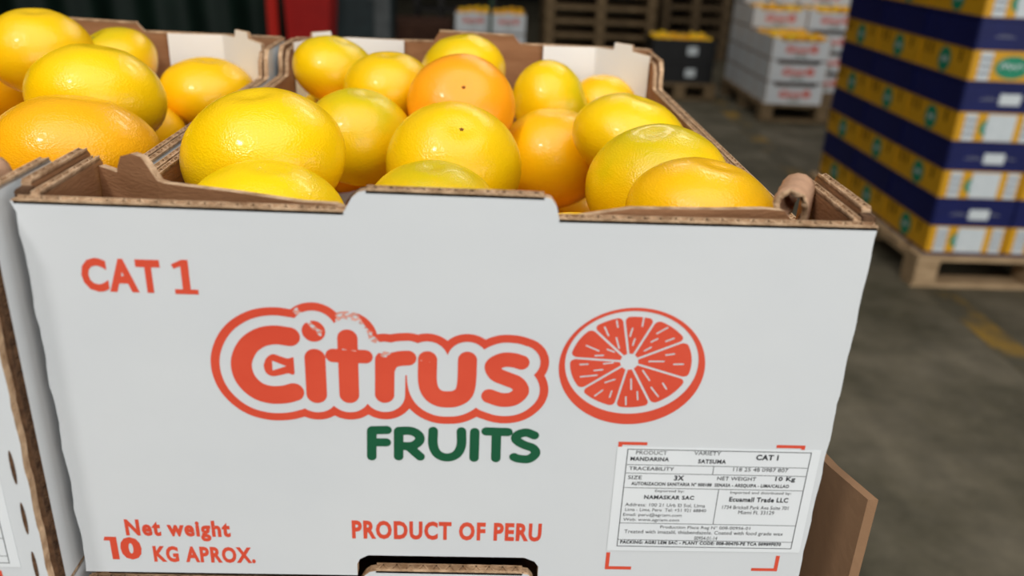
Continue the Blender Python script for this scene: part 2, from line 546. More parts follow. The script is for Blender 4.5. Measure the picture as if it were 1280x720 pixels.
def field_mesh(xs, zs, F, y=0.0):
    """Mesh of the region F < 0 on the plane y, millimetres to metres (marching squares)."""
    verts, faces = [], []
    nz, nx = F.shape

    def put(x, z):
        verts.append((x / 1000, y, z / 1000))
        return len(verts) - 1
    neg = F < 0
    cnt = neg[:-1, :-1].astype(int) + neg[1:, :-1] + neg[:-1, 1:] + neg[1:, 1:]
    for j in range(nz - 1):
        row = cnt[j]
        i = 0
        while i < nx - 1:
            c = row[i]
            if c == 0:
                i += 1
                continue
            if c == 4:
                k = i
                while k < nx - 1 and row[k] == 4:
                    k += 1
                faces.append((put(xs[i], zs[j]), put(xs[k], zs[j]), put(xs[k], zs[j + 1]), put(xs[i], zs[j + 1])))
                i = k
                continue
            cor = [(xs[i], zs[j], F[j, i]), (xs[i + 1], zs[j], F[j, i + 1]), (xs[i + 1], zs[j + 1], F[j + 1, i + 1]), (xs[i], zs[j + 1], F[j + 1, i])]
            poly = []
            for k in range(4):
                a, b = cor[k], cor[(k + 1) % 4]
                if a[2] < 0:
                    poly.append((a[0], a[1]))
                if (a[2] < 0) != (b[2] < 0):
                    t = a[2] / (a[2] - b[2])
                    poly.append((a[0] + (b[0] - a[0]) * t, a[1] + (b[1] - a[1]) * t))
            if len(poly) > 2:
                faces.append(tuple(put(*p) for p in poly))
            i += 1
    me = bpy.data.meshes.new('print')
    me.from_pydata(verts, [], faces)
    return me


def grid(x0, x1, z0, z1, step):
    xs = np.arange(x0, x1, step)
    zs = np.arange(z0, z1, step)
    X, Z = np.meshgrid(xs, zs)
    return xs, zs, X, Z


def logo_meshes():
    xs, zs, X, Z = grid(60, 190, 70, 127, 0.25)
    d = strokes(X, Z, CITRUS)
    # ragged scuff where tape tore the ink away
    wob = 0.30 * np.sin(X * 1.7 + 2 * np.sin(Z * 1.3)) + 0.22 * np.sin(Z * 2.9 + X) + 0.15 * np.sin(X * 5.1 - Z * 4.3)
    scuff = np.minimum(polygon_sdf(X, Z, [(107.6, 117.5), (108.6, 122.5), (112, 124), (115.6, 122.6), (117.2, 118.2), (120.2, 114), (122.8, 110.6), (127.2, 107.6), (127.6, 104.4), (125.6, 103.0), (123.9, 104.2), (121.6, 106.8), (118.3, 108.8), (115.8, 114.4), (112, 116.4)]),
                       np.minimum(seg_dist(X, Z, (93.8, 121.2), (96.6, 117.4)) - 1.15, seg_dist(X, Z, (98.3, 116.4), (102.2, 112.6)) - 0.75)) + wob
    scuff = np.minimum(scuff, seg_dist(X, Z, (108, 106.2), (115.4, 105.6)) - 0.05 + wob * 0.6)
    scuff = np.minimum(scuff, seg_dist(X, Z, (138.4, 102.4), (142, 101.6)) - 0.12 + wob * 0.4)
    ring = np.maximum(d - HALO[1], HALO[0] - d)
    key = np.maximum(polygon_sdf(X, Z, curve(KEY + KEY[:1])), -polygon_sdf(X, Z, KEY_HOLE))
    key = np.maximum(key, X - 91.9)
    lettering = np.minimum(d, key)
    ring = np.maximum(ring, -(polygon_sdf(X, Z, KEY) - 1.6))
    patch = np.sin(X * 2.3 + 1.5 * np.sin(Z * 1.9)) + np.sin(Z * 3.1 - X * 0.8) - 0.5
    worn = np.maximum(np.maximum(np.minimum(ring, lettering), scuff), 0.35 * patch)
    ring = np.maximum(ring, -scuff)
    lettering = np.maximum(lettering, -scuff)
    out = {'worn_print': field_mesh(xs, zs, worn), 'logo_outline': field_mesh(xs, zs, ring), 'logo_lettering': field_mesh(xs, zs, lettering)}
    xs, zs, X, Z = grid(117, 186, 55, 75, 0.2)
    out['logo_word'] = field_mesh(xs, zs, strokes(X, Z, FRUITS))
    S = SLICE
    cx, cz = S['outer'][0]
    xs, zs, X, Z = grid(cx - 31, cx + 31, cz - 31, cz + 31, 0.25)
    ell = lambda c, a, b: (np.hypot((X - c[0]) / a, (Z - c[1]) / b) - 1) * min(a, b)
    F = np.maximum(ell(*S['outer']), -ell(*S['inner']))
    flesh = ell(*S['flesh'])
    h = np.array(S['hub'])
    rays = [np.array(r) - h for r in S['rays']]
    dash = np.full(X.shape, 1e3)
    for a, b in S['dashes']:
        dash = np.minimum(dash, seg_dist(X, Z, a, b) - 0.32)
    for i in range(9):
        a, b = rays[i], rays[(i + 1) % 9]                      # clockwise neighbours
        na = np.array((a[1], -a[0])) / np.hypot(*a)            # points to the clockwise side
        nb = np.array((-b[1], b[0])) / np.hypot(*b)
        px, pz = X - h[0], Z - h[1]
        ha = -(px * na[0] + pz * na[1]) + S['inset']
        hb = -(px * nb[0] + pz * nb[1]) + S['inset']
        r = 2.0                                                # rounded corners: length of positive parts
        A, Bq, E = ha + r, hb + r, flesh + r
        out_d = np.sqrt(np.maximum(A, 0) ** 2 + np.maximum(E, 0) ** 2)
        out_e = np.sqrt(np.maximum(Bq, 0) ** 2 + np.maximum(E, 0) ** 2)
        seg = np.maximum(np.maximum(out_d, out_e) - r, np.maximum(np.maximum(ha, hb), flesh))
        seg = np.maximum(seg, 3.4 - np.hypot(px, pz))
        F = np.minimum(F, np.maximum(seg, -dash))
    out['logo_fruit_slice'] = field_mesh(xs, zs, F)
    return out


def text_mesh(words, box, bold, y):
    cu = bpy.data.curves.new('words', 'FONT')
    cu.body = words
    cu.offset = bold
    cu.space_character = 1.0 + bold * 3.2
    cu.resolution_u = 3
    o = bpy.data.objects.new('words', cu)
    COL.objects.link(o)
    bpy.context.view_layer.update()
    me = bpy.data.meshes.new_from_object(o.evaluated_get(bpy.context.evaluated_depsgraph_get()))
    bpy.data.objects.remove(o)
    n = len(me.vertices)
    co = np.empty(n * 3)
    me.vertices.foreach_get('co', co)
    co = co.reshape(-1, 3)
    lo, hi = co.min(0), co.max(0)
    x = box[0] + (co[:, 0] - lo[0]) / (hi[0] - lo[0]) * (box[2] - box[0])
    z = box[1] + (co[:, 1] - lo[1]) / (hi[1] - lo[1]) * (box[3] - box[1])
    co = np.stack([x / 1000, np.full(n, y), z / 1000], 1)
    flat = bpy.data.meshes.new('words')                        # rebuilt flat, without the font's own normals
    flat.from_pydata([tuple(c) for c in co], [], [tuple(p.vertices) for p in me.polygons])
    bpy.data.meshes.remove(me)
    return flat


def rects_mesh(rects, y):
    """Flat rectangles (x0, z0, x1, z1 in mm) on the plane y."""
    v, f = [], []
    for x0, z0, x1, z1 in rects:
        k = len(v)
        v += [(x0 / 1000, y, z0 / 1000), (x1 / 1000, y, z0 / 1000), (x1 / 1000, y, z1 / 1000), (x0 / 1000, y, z1 / 1000)]
        f.append((k, k + 1, k + 2, k + 3))
    me = bpy.data.meshes.new('lines')
    me.from_pydata(v, [], f)
    return me


LOGO = logo_meshes()

# ------------------------------------------------------------------ the fruit crate
W, D, H = 0.300, 0.456, 0.1595
LOW, HIGH = 0.137, 0.1635


def front_loop(y):
    z0, zc = 0.0, 0.0106
    p = [(0.001, z0), (0.1124, z0), (0.1124, 0.006), (0.1136, 0.0086), (0.117, zc), (0.1815, zc), (0.186, 0.0086), (0.1877, 0.006), (0.1877, z0), (0.2987, z0)]
    for i in range(1, 40):                                     # torn, scalloped side edges
        z = H * i / 40
        p.append((0.2988 + 0.0005 * z / H + 0.0002 * math.sin(i * 1.1) + random.uniform(-0.00015, 0.00015), z))
    p += [(0.2994, H), (0.1868, H - 0.0006), (0.1856, H + 0.0042), (0.1837, H + 0.0068), (0.1812, H + 0.0073), (0.120, H + 0.0076), (0.1175, H + 0.007), (0.1152, H + 0.005), (0.1122, H - 0.0004), (0.0, H)]
    for i in range(39, 0, -1):
        z = H * i / 40
        p.append((0.0010 + 0.0008 * abs(math.sin(i * 0.42)) + random.uniform(-0.0002, 0.0002), z))
    return [(x, y, z) for x, z in p]


def back_loop(y):
    p = [(0.0, 0.0), (0.110, 0.0), (0.110, 0.0115), (0.190, 0.0115), (0.190, 0.0), (0.3, 0.0), (0.3, 0.160), (0.189, 0.1605), (0.1865, 0.163), (0.183, 0.167), (0.1215, 0.1685), (0.1185, 0.164), (0.116, 0.160), (0.0, 0.158)]
    return [(x, y, z) for x, z in p]


def side_loop(x, y0=0.0042):
    p = [(y0, 0.0), (D - 0.0042, 0.0), (D - 0.0042, 0.158), (0.402, 0.158), (0.396, 0.152), (0.394, LOW + 0.002), (0.39, LOW), (0.062, LOW), (0.058, LOW + 0.003), (0.056, HIGH - 0.002), (0.054, HIGH), (y0, HIGH)]
    return [(x, y, z) for y, z in p]


def strip_mesh(plan, tops, z0, th, rows=1):
    """An upright cardboard strip along a plan line; tops gives the height at every plan point."""
    bm = bmesh.new()
    n = len(plan)
    off = []
    for i in range(n):
        a, b = Vector(plan[max(i - 1, 0)]), Vector(plan[min(i + 1, n - 1)])
        d = (b - a).normalized()
        off.append(Vector((-d.y, d.x)) * th)
    f = [[bm.verts.new((plan[i][0], plan[i][1], z)) for z in (z0, tops[i])] for i in range(n)]
    g = [[bm.verts.new((plan[i][0] + off[i].x, plan[i][1] + off[i].y, z)) for z in (z0, tops[i])] for i in range(n)]
    for i in range(n - 1):
        bm.faces.new((f[i][0], f[i + 1][0], f[i + 1][1], f[i][1]))
        q = bm.faces.new((g[i][0], g[i][1], g[i + 1][1], g[i + 1][0]))
        q.material_index = 1
        for k in (0, 1):
            q = bm.faces.new((f[i][k], g[i][k], g[i + 1][k], f[i + 1][k]))
            q.material_index = 2
    for i in (0, n - 1):
        q = bm.faces.new((f[i][0], f[i][1], g[i][1], g[i][0]))
        q.material_index = 2
    bmesh.ops.recalc_face_normals(bm, faces=bm.faces[:])
    return from_bm(bm)


def densify(plan, tops, step=0.003):
    P, T = [plan[0]], [tops[0]]
    for i in range(len(plan) - 1):
        L = math.dist(plan[i], plan[i + 1])
        m = max(1, int(L / step))
        for k in range(1, m + 1):
            t = k / m
            P.append(tuple(plan[i][j] + (plan[i + 1][j] - plan[i][j]) * t for j in (0, 1)))
            T.append(tops[i] + (tops[i + 1] - tops[i]) * t)
    return P, T


def curl_mesh():
    """The torn end of the right front corner post, rolled over into a curl."""
    bm = bmesh.new()
    a, b = Vector((0.2808, 0.0212, 0)), Vector((0.2911, 0.0430, 0))   # along the diagonal
    d = (b - a).normalized()
    nrm = Vector((-d.y, d.x, 0))                                     # towards the fruit
    rows = []
    NU, NV = 12, 16
    for j in range(NV + 1):
        t = j / NV
        row = []
        for i in range(NU + 1):
            s = i / NU
            rag = 0.0013 * math.sin(i * 2.1) + 0.0010 * math.sin(i * 5.3 + 1)
            u = s - 0.08 * t * (1 - s)
            base = a.lerp(b, u)
            if t < 0.4:
                p = base + Vector((0, 0, 0.149 + 0.0110 * t / 0.4))
            else:
                th = (t - 0.4) / 0.6 * 4.6 + (rag * 60 if j == NV else 0)
                R = 0.0056 - 0.0012 * (t - 0.4) + 0.0004 * math.sin(i * 1.3)
                p = base + Vector((0, 0, 0.1600)) + nrm * R * (1 - math.cos(th)) + Vector((0, 0, R * math.sin(th)))
                if i == 0:
                    p -= d * (0.0018 * math.sin(j * 2.9) + 0.0012)
            row.append(bm.verts.new(p))
        rows.append(row)
    for j in range(NV):
        for i in range(NU):
            bm.faces.new((rows[j][i], rows[j][i + 1], rows[j + 1][i + 1], rows[j + 1][i]))
    me = smooth(from_bm(bm))
    return me


def crate_meshes():
    """All meshes of one crate: (name, mesh, materials, solidify) per part, with sub-parts."""
    P = []
    fp = ('front_panel', slab_mesh(front_loop(0.0), (0, 0.004, 0)), ['white_card', 'kraft', 'kraft_edge'], None, [])
    h = 0.0009
    runs = []
    for x0, z0, x1, z1 in ((0.001, H, 0.1122, H - 0.0004), (0.120, H + 0.0076, 0.1812, H + 0.0073), (0.1868, H - 0.0006, 0.2995, H)):
        runs.append(((x0, 0, z0), (x1, 0, z1), (0, 0, 1), (0, 0.004, 0), h))
    fp[4].append(('fluting', flute_mesh(runs), ['kraft_edge'], 'stuff'))
    red, green = -0.00012, -0.00012
    for k, m in LOGO.items():
        c = m.copy()
        c.transform(Matrix.Translation((0, red, 0)))
        fp[4].append((k, c, [{'logo_word': 'print_green', 'worn_print': 'worn_print'}.get(k, 'print_red')], None))
    for words, bx, bold in FACE_TEXT:
        x0, z0, x1, z1 = bx
        hz = z1 - z0
        if words == 'CAT 1':                                   # the figure 1 with flag and foot is drawn by itself
            fp[4].append(('printed_words', text_mesh('CAT', (x0, z0, x0 + 27.6, z1 - 0.2), bold, red), ['print_red'], None))
            fig = [(x1 - 8.2, z0), (x1, z0), (x1, z0 + 1.9), (x1 - 2.6, z0 + 1.9), (x1 - 2.6, z1), (x1 - 4.9, z1), (x1 - 8.6, z1 - 1.9), (x1 - 7.8, z1 - 3.5), (x1 - 5.4, z1 - 2.5), (x1 - 5.4, z0 + 1.9), (x1 - 8.2, z0 + 1.9)]
        elif words == '10':
            fp[4].append(('printed_words', text_mesh('0', (x0 + 6.0, z0, x1, z1), bold, red), ['print_red'], None))
            fig = [(x0 + 2.2, z0), (x0 + 5.0, z0), (x0 + 5.0, z1), (x0 + 0.4, z1), (x0 - 0.2, z1 - 1.9), (x0 + 2.2, z1 - 1.9)]
        else:
            fp[4].append(('printed_words', text_mesh(words, bx, bold, red), ['print_red'], None))
            continue
        me = bpy.data.meshes.new('figure_one')
        me.from_pydata([(x / 1000, red, z / 1000) for x, z in fig], [], list(tessellate_polygon([[Vector((x, z, 0)) for x, z in fig]])))
        fp[4].append(('printed_figure', me, ['print_red'], None))
    for mk in ([(215.8, 68.6), (215.8, 65.4), (217.4, 65.4), (217.4, 67.2), (227.2, 67.2), (227.2, 68.6)],
               [(278.5, 68.6), (278.5, 67.2), (288.5, 67.2), (288.5, 66.6), (290, 66.6), (290, 68.6)],
               [(215.7, 14.2), (215.7, 5.3), (226.8, 5.3), (226.8, 6.9), (217.3, 6.9), (217.3, 14.2)],
               [(277.9, 7.1), (277.9, 5.6), (289, 5.6), (289, 13.8), (287.4, 13.8), (287.4, 7.1)]):
        me = bpy.data.meshes.new('corner_mark')
        me.from_pydata([(x / 1000, red, z / 1000) for x, z in mk], [], [t[::-1] for t in tessellate_polygon([[Vector((x, z, 0)) for x, z in mk]])])
        fp[4].append(('corner_mark', me, ['print_red'], None))
    P.append(fp)
    st = ('sticker', slab_mesh([(0.2157, -0.00022, 0.0153), (0.2968, -0.00022, 0.0157), (0.2966, -0.00022, 0.0664), (0.2156, -0.00022, 0.0662)], (0, 0.0001, 0)), ['sticker'] * 3, None, [])
    yi = -0.00030
    w = 0.28
    lines = [(219.6, 65.2, 293, 65.5), (219.6, 17.6, 293, 17.9), (219.6, 17.6, 219.9, 65.5), (292.7, 17.6, 293, 65.5)]
    lines += [(219.6, z, 293, z + w * 0.8) for z in (58.0, 54.0, 47.0, 29.5, 21.0)] + [(254.7, 54, 254.95, 58.2), (258.2, 29.5, 258.45, 47.2)]
    st[4].append(('table_lines', rects_mesh(lines, yi), ['ink'], None))
    for words, bx, bold in STICKER_TEXT:
        st[4].append(('printed_words', text_mesh(words, bx, bold, yi - 0.00001), ['ink'], None))
    P.append(st)
    bp = ('back_panel', slab_mesh(back_loop(D), (0, -0.004, 0)), ['white_card', 'kraft', 'kraft_edge'], None, [])
    bp[4].append(('fluting', flute_mesh([((0.002, D - 0.004, 0.158), (0.116, D - 0.004, 0.160), (0, 0, 1), (0, 0.004, 0), h), ((0.1215, D - 0.004, 0.1685), (0.183, D - 0.004, 0.167), (0, 0, 1), (0, 0.004, 0), h), ((0.189, D - 0.004, 0.1605), (0.298, D - 0.004, 0.160), (0, 0, 1), (0, 0.004, 0), h)]), ['kraft_edge'], 'stuff'))
    P.append(bp)
    for s in (0, 1):
        X = (lambda v: v) if s == 0 else (lambda v: W - v)
        sg = 1 if s == 0 else -1
        sp = ('side_panel', slab_mesh(side_loop(X(0.0), 0.0090), (sg * 0.0034, 0, 0)), ['white_card', 'kraft', 'kraft_edge'], None, [])
        runs = [((X(0.0), a, z0), (X(0.0), b, z1), (0, 0, 1), (sg * 0.0034, 0, 0), h) for a, z0, b, z1 in ((0.0095, HIGH, 0.054, HIGH), (0.062, LOW, 0.39, LOW), (0.402, 0.158, 0.45, 0.158))]
        sp[4].append(('fluting', flute_mesh(runs), ['kraft_edge'], 'stuff'))
        P.append(sp)
        ip = ('inner_side_panel', slab_mesh([(x, y, z - (0.003 if z > 0.15 else 0.0)) for x, y, z in side_loop(X(0.0048))], (sg * 0.0030, 0, 0)), ['kraft', 'kraft', 'kraft_edge'], None, [])
        runs = [((X(0.0048), a, z), (X(0.0048), b, z), (0, 0, 1), (sg * 0.0030, 0, 0), h) for a, b, z in ((0.005, 0.054, HIGH - 0.003), (0.062, 0.39, LOW), (0.402, 0.45, 0.155))]
        ip[4].append(('fluting', flute_mesh(runs), ['kraft_edge'], 'stuff'))
        P.append(ip)
        core = box_mesh(min(X(0.0035), X(0.0047)), 0.06, 0.002, max(X(0.0035), X(0.0047)), D - 0.006, LOW - 0.0025)
        P.append(('panel_core', core, ['kraft_core'], None, []))
        fe = ('fold_edge', box_mesh(min(X(0.0003), X(0.0046)), 0.0042, 0.0, max(X(0.0003), X(0.0046)), 0.0088, HIGH - 0.0012), ['kraft_core'], None, [])
        runs = [((X(0.0003), 0.0043, 0.001), (X(0.0003), 0.0043, HIGH - 0.002), (-sg, 0, 0), (0, 0.0044, 0), 0.0007)]
        fe[4].append(('fluting', flute_mesh(runs), ['kraft_core'], 'stuff'))
        P.append(fe)
        # front corner post: brown, seen from behind, its flap sprung away from the front panel
        if s == 0:
            pl, tp = [(0.0088, 0.0495), (0.0185, 0.0430), (0.0195, 0.0423), (0.0215, 0.0409), (0.0270, 0.0372), (0.0320, 0.0340), (0.0345, 0.0325), (0.0385, 0.0300), (0.0420, 0.0285), (0.0700, 0.0185), (0.0960, 0.0082), (0.1085, 0.0052), (0.1120, 0.0049)], \
                [0.1585, 0.1580, 0.1610, 0.1650, 0.1672, 0.1668, 0.1640, 0.1590, 0.1585, 0.1592, 0.1596, 0.1602, 0.1590]
        else:
            pl, tp = [(0.1880, 0.0049), (0.2126, 0.0060), (0.2440, 0.0100), (0.2640, 0.0165), (0.2720, 0.0180), (0.2800, 0.0205), (0.2910, 0.0430)], [0.1575, 0.1618, 0.1612, 0.1600, 0.1590, 0.1500, 0.1500]
        pl, tp = densify(pl, tp)
        th = 0.003
        if s == 0:
            pl, tp = pl[::-1], tp[::-1]
        cp = ('corner_post', strip_mesh(pl[::-1] if s == 0 else pl, tp[::-1] if s == 0 else tp, 0.006, th), ['kraft', 'white_inner', 'kraft_edge'], None, [])
        if s == 1:
            cp[4].append(('torn_curl', curl_mesh(), ['kraft_light', 'kraft_edge', 'kraft_edge'], 'solid'))
        P.append(cp)
        # back corner post: flat flap against the back panel, then the diagonal, white towards the fruit
        yb = D - 0.0075
        pl = [(0.2080, yb), (0.2515, yb), (0.2530, yb - 0.001), (0.2650, 0.4365), (0.2657, 0.4358), (0.2780, 0.4245), (0.2786, 0.4240), (0.2911, 0.4127)]
        tp = [0.1605, 0.1610, 0.1612, 0.1612, 0.1670, 0.1668, 0.1618, 0.1600]
        if s == 0:
            pl = [(W - x, y) for x, y in pl][::-1]
            tp = tp[::-1]
        P.append(('corner_post', strip_mesh(pl, tp, 0.006, 0.003), ['white_inner', 'kraft', 'kraft_edge'], None, []))
    P.append(('base_panel', box_mesh(0.0042, 0.0122, 0.001, W - 0.0042, D - 0.0045, 0.005), ['kraft'], None, []))
    return P


def put_parts(root, parts):
    for name, me, mats, how, subs in parts:
        o = link(name, me, mats, root)
        for n2, me2, mats2, how2 in subs:
            c = link(n2, me2, mats2, o)
            if how2 == 'stuff':
                c['kind'] = 'stuff'
            elif how2 == 'solid':
                md = c.modifiers.new('thickness', 'SOLIDIFY')
                md.thickness = 0.0022
                md.offset = 0
                md.material_offset_rim = 1


front = thing('citrus_crate', (0, 0, ZB), 'white cardboard crate in front with red fruit logo and green lettering, full of mandarins', 'crate')
put_parts(front, crate_meshes())
left = dup(front)
left.location = (-0.304, -0.0155, ZB)
left['label'] = 'white cardboard crate at the left frame edge, full of mandarins, beside the front crate'
for ch in list(left.children):                                # this crate's label and marks sit further from the edge
    if ch.name.startswith('sticker'):
        ch.location.x -= 0.0075
    for g in ch.children:
        if g.name.startswith('corner_mark'):
            g.location.x -= 0.0075
# small slits along the neighbour's right edge
sl = next(c for c in left.children if c.name.startswith('front_panel'))
for z in (0.062, 0.039, 0.016):
    pts = [(W - 0.0052 + 0.0008 * math.cos(a), -0.0002, z + 0.0075 * math.sin(a)) for a in [k * math.pi / 7 for k in range(14)]]
    link('slit', slab_mesh(pts, (0, 0.0001, 0)), ['kraft_core'] * 3, sl)


def plain_copy(src, keep_front=False):
    """A crate of the stack underneath: panels only, no print."""
    c = src.copy()
    COL.objects.link(c)
    for ch in src.children:
        if ch.name.split('.')[0] in ('front_panel', 'back_panel', 'side_panel', 'base_panel', 'inner_side_panel'):
            d = ch.copy()
            COL.objects.link(d)
            d.parent = c
            for g in ch.children:
                if keep_front and g.name.startswith('fluting'):
                    e = g.copy()
                    COL.objects.link(e)
                    e.parent = d
    return c


PITCH = 0.1647
for k in range(1, 6):
    for src, where in ((front, 'front'), (left, 'left')):
        c = plain_copy(src, k == 1)
        c.location.z = ZB - PITCH * k
        if k == 1:
            c['label'] = 'white crate directly under the %s crate, its tab showing in the hand hole' % where if where == 'front' else 'white crate directly under the crate at the left frame edge'
        else:
            c['label'] = 'white crate low in the stack under the two mandarin crates'
            c['group'] = 'crates low in the stack'

# ---- mandarins: key, centre, half width, flatness
FRUITS_POS = [
    ('L1', -0.1493, 0.3337, 0.1574, 0.0358, 0.8000),
    ('L2', -0.1259, 0.3961, 0.1393, 0.0340, 0.7800),
    ('L3', -0.0786, 0.2536, 0.1440, 0.0402, 0.7800),
    ('L4', -0.0583, 0.1745, 0.1292, 0.0432, 0.7200),
    ('L5', -0.2239, 0.3933, 0.1254, 0.0368, 0.8000),
    ('L6', -0.0509, 0.3815, 0.1237, 0.0361, 0.7400),
    ('L7', -0.0918, 0.3256, 0.0997, 0.0393, 0.7500),
    ('L8', -0.1785, 0.2676, 0.0792, 0.0369, 0.7500),
    ('F1', 0.0512, 0.1368, 0.1416, 0.0401, 0.8000),
    ('F2', 0.0692, 0.0657, 0.1326, 0.0338, 0.7200),
    ('F3', 0.0807, 0.2571, 0.1235, 0.0353, 0.8500),
    ('F4', 0.1431, 0.2044, 0.1215, 0.0397, 0.8500),
    ('F5', 0.1352, 0.1317, 0.1171, 0.0333, 0.7500),
    ('F6', 0.0490, 0.3648, 0.1474, 0.0319, 0.7400),
    ('F7', 0.0935, 0.3190, 0.1436, 0.0319, 0.7800),
    ('F8', 0.1421, 0.4112, 0.1425, 0.0344, 0.8500),
    ('F9', 0.1450, 0.2753, 0.1423, 0.0354, 0.7000),
    ('F10', 0.2097, 0.3630, 0.1282, 0.0335, 0.8300),
    ('F11', 0.2551, 0.4051, 0.1210, 0.0286, 0.8500),
    ('F12', 0.2077, 0.2965, 0.1041, 0.0381, 0.9000),
    ('F13', 0.2520, 0.2450, 0.1314, 0.0369, 0.7400),
    ('F14', 0.2512, 0.1481, 0.1298, 0.0377, 0.8200),
    ('F15', 0.2550, 0.0661, 0.1392, 0.0340, 0.7400),
    ('F16', 0.0413, 0.3938, 0.1040, 0.0310, 0.8000),
]
FILL = [
    (0.0673, 0.1456, 0.0458, 0.0390, 0.8000),
    (0.1664, 0.1031, 0.0414, 0.0390, 0.8000),
    (0.1362, 0.2499, 0.0451, 0.0390, 0.8000),
    (0.2411, 0.1597, 0.0440, 0.0390, 0.8000),
    (0.2282, 0.2494, 0.0419, 0.0390, 0.8000),
    (0.0939, 0.3223, 0.0441, 0.0390, 0.8000),
    (0.1865, 0.3194, 0.0413, 0.0390, 0.8000),
    (0.2485, 0.0781, 0.0445, 0.0390, 0.8000),
    (0.0511, 0.2519, 0.0472, 0.0390, 0.8000),
    (0.2490, 0.3708, 0.0377, 0.0390, 0.8000),
    (0.1445, 0.3615, 0.0868, 0.0390, 0.8000),
    (0.0803, 0.0757, 0.0753, 0.0390, 0.8000),
    (0.2011, 0.0848, 0.1005, 0.0390, 0.8000),
    (0.0522, 0.3254, 0.0976, 0.0390, 0.8000),
    (-0.1485, 0.1674, 0.0480, 0.0390, 0.8000),
    (-0.2304, 0.3502, 0.0404, 0.0390, 0.8000),
    (-0.2315, 0.1366, 0.0439, 0.0390, 0.8000),
    (-0.0707, 0.2577, 0.0436, 0.0390, 0.8000),
    (-0.0809, 0.0597, 0.0474, 0.0390, 0.8000),
    (-0.1041, 0.3566, 0.0376, 0.0390, 0.8000),
    (-0.2424, 0.2515, 0.0462, 0.0390, 0.8000),
    (-0.0709, 0.1676, 0.0384, 0.0390, 0.8000),
    (-0.1667, 0.0599, 0.0437, 0.0390, 0.8000),
    (-0.2491, 0.0605, 0.0419, 0.0390, 0.8000),
    (-0.1669, 0.3480, 0.0780, 0.0390, 0.8000),
    (-0.1286, 0.1051, 0.0858, 0.0390, 0.8000),
    (-0.2132, 0.1944, 0.0857, 0.0390, 0.8000),
    (-0.2415, 0.3087, 0.1039, 0.0390, 0.8000),
    (-0.2138, 0.0608, 0.1000, 0.0390, 0.8000),
    (-0.1343, 0.2152, 0.1050, 0.0390, 0.8000),
    (-0.0563, 0.0818, 0.1056, 0.0390, 0.8000),
    (-0.2430, 0.1253, 0.1269, 0.0360, 0.8000),
    (-0.2540, 0.2371, 0.1261, 0.0360, 0.8000),
    (-0.1747, 0.1458, 0.1227, 0.0360, 0.8000),
]
# ------------------------------------------------------------------ mandarins


def fruit_mesh(seed, nu=40, nv=24, lump=0.018, dip=0.09):
    bm = bmesh.new()
    bmesh.ops.create_uvsphere(bm, u_segments=nu, v_segments=nv, radius=1.0)
    off = Vector((seed * 13.1, seed * 7.7, seed * 3.3))
    for v in bm.verts:
        p = v.co.copy()
        r = 1 + lump * noise.noise(p * 1.1 + off) + lump * 0.35 * noise.noise(p * 3 + off)
        rad = math.hypot(p.x, p.y)
        if p.z > 0:
            r -= dip * math.exp(-(rad / 0.20) ** 2)
            r += 0.010 * math.exp(-((rad - 0.35) / 0.15) ** 2)
        else:
            r -= dip * 0.6 * math.exp(-(rad / 0.22) ** 2)
        v.co = p * r
    return smooth(from_bm(bm, 'fruit'))


def stem_mesh():
    bm = bmesh.new()
    rim, top = [], []
    for k in range(10):
        a = 2 * math.pi * k / 10
        r = 0.10 if k % 2 == 0 else 0.06
        rim.append(bm.verts.new((r * math.cos(a), r * math.sin(a), 0.905)))
        top.append(bm.verts.new((0.6 * r * math.cos(a), 0.6 * r * math.sin(a), 0.935)))
    for k in range(10):
        bm.faces.new((rim[k], rim[(k + 1) % 10], top[(k + 1) % 10], top[k]))
    bm.faces.new(top)
    return from_bm(bm, 'stem')


FRUIT = [fruit_mesh(s) for s in range(8)]
for me in FRUIT:
    me.materials.append(M['peel'])
STEM = stem_mesh()
STEM.materials.append(M['stem'])
SCAR = STEM.copy()
SCAR.materials.clear()
SCAR.materials.append(M['scar'])
YEL, GLD, ORA, DOR = lin(253, 206, 6), lin(253, 197, 8), lin(252, 182, 18), lin(255, 166, 20)
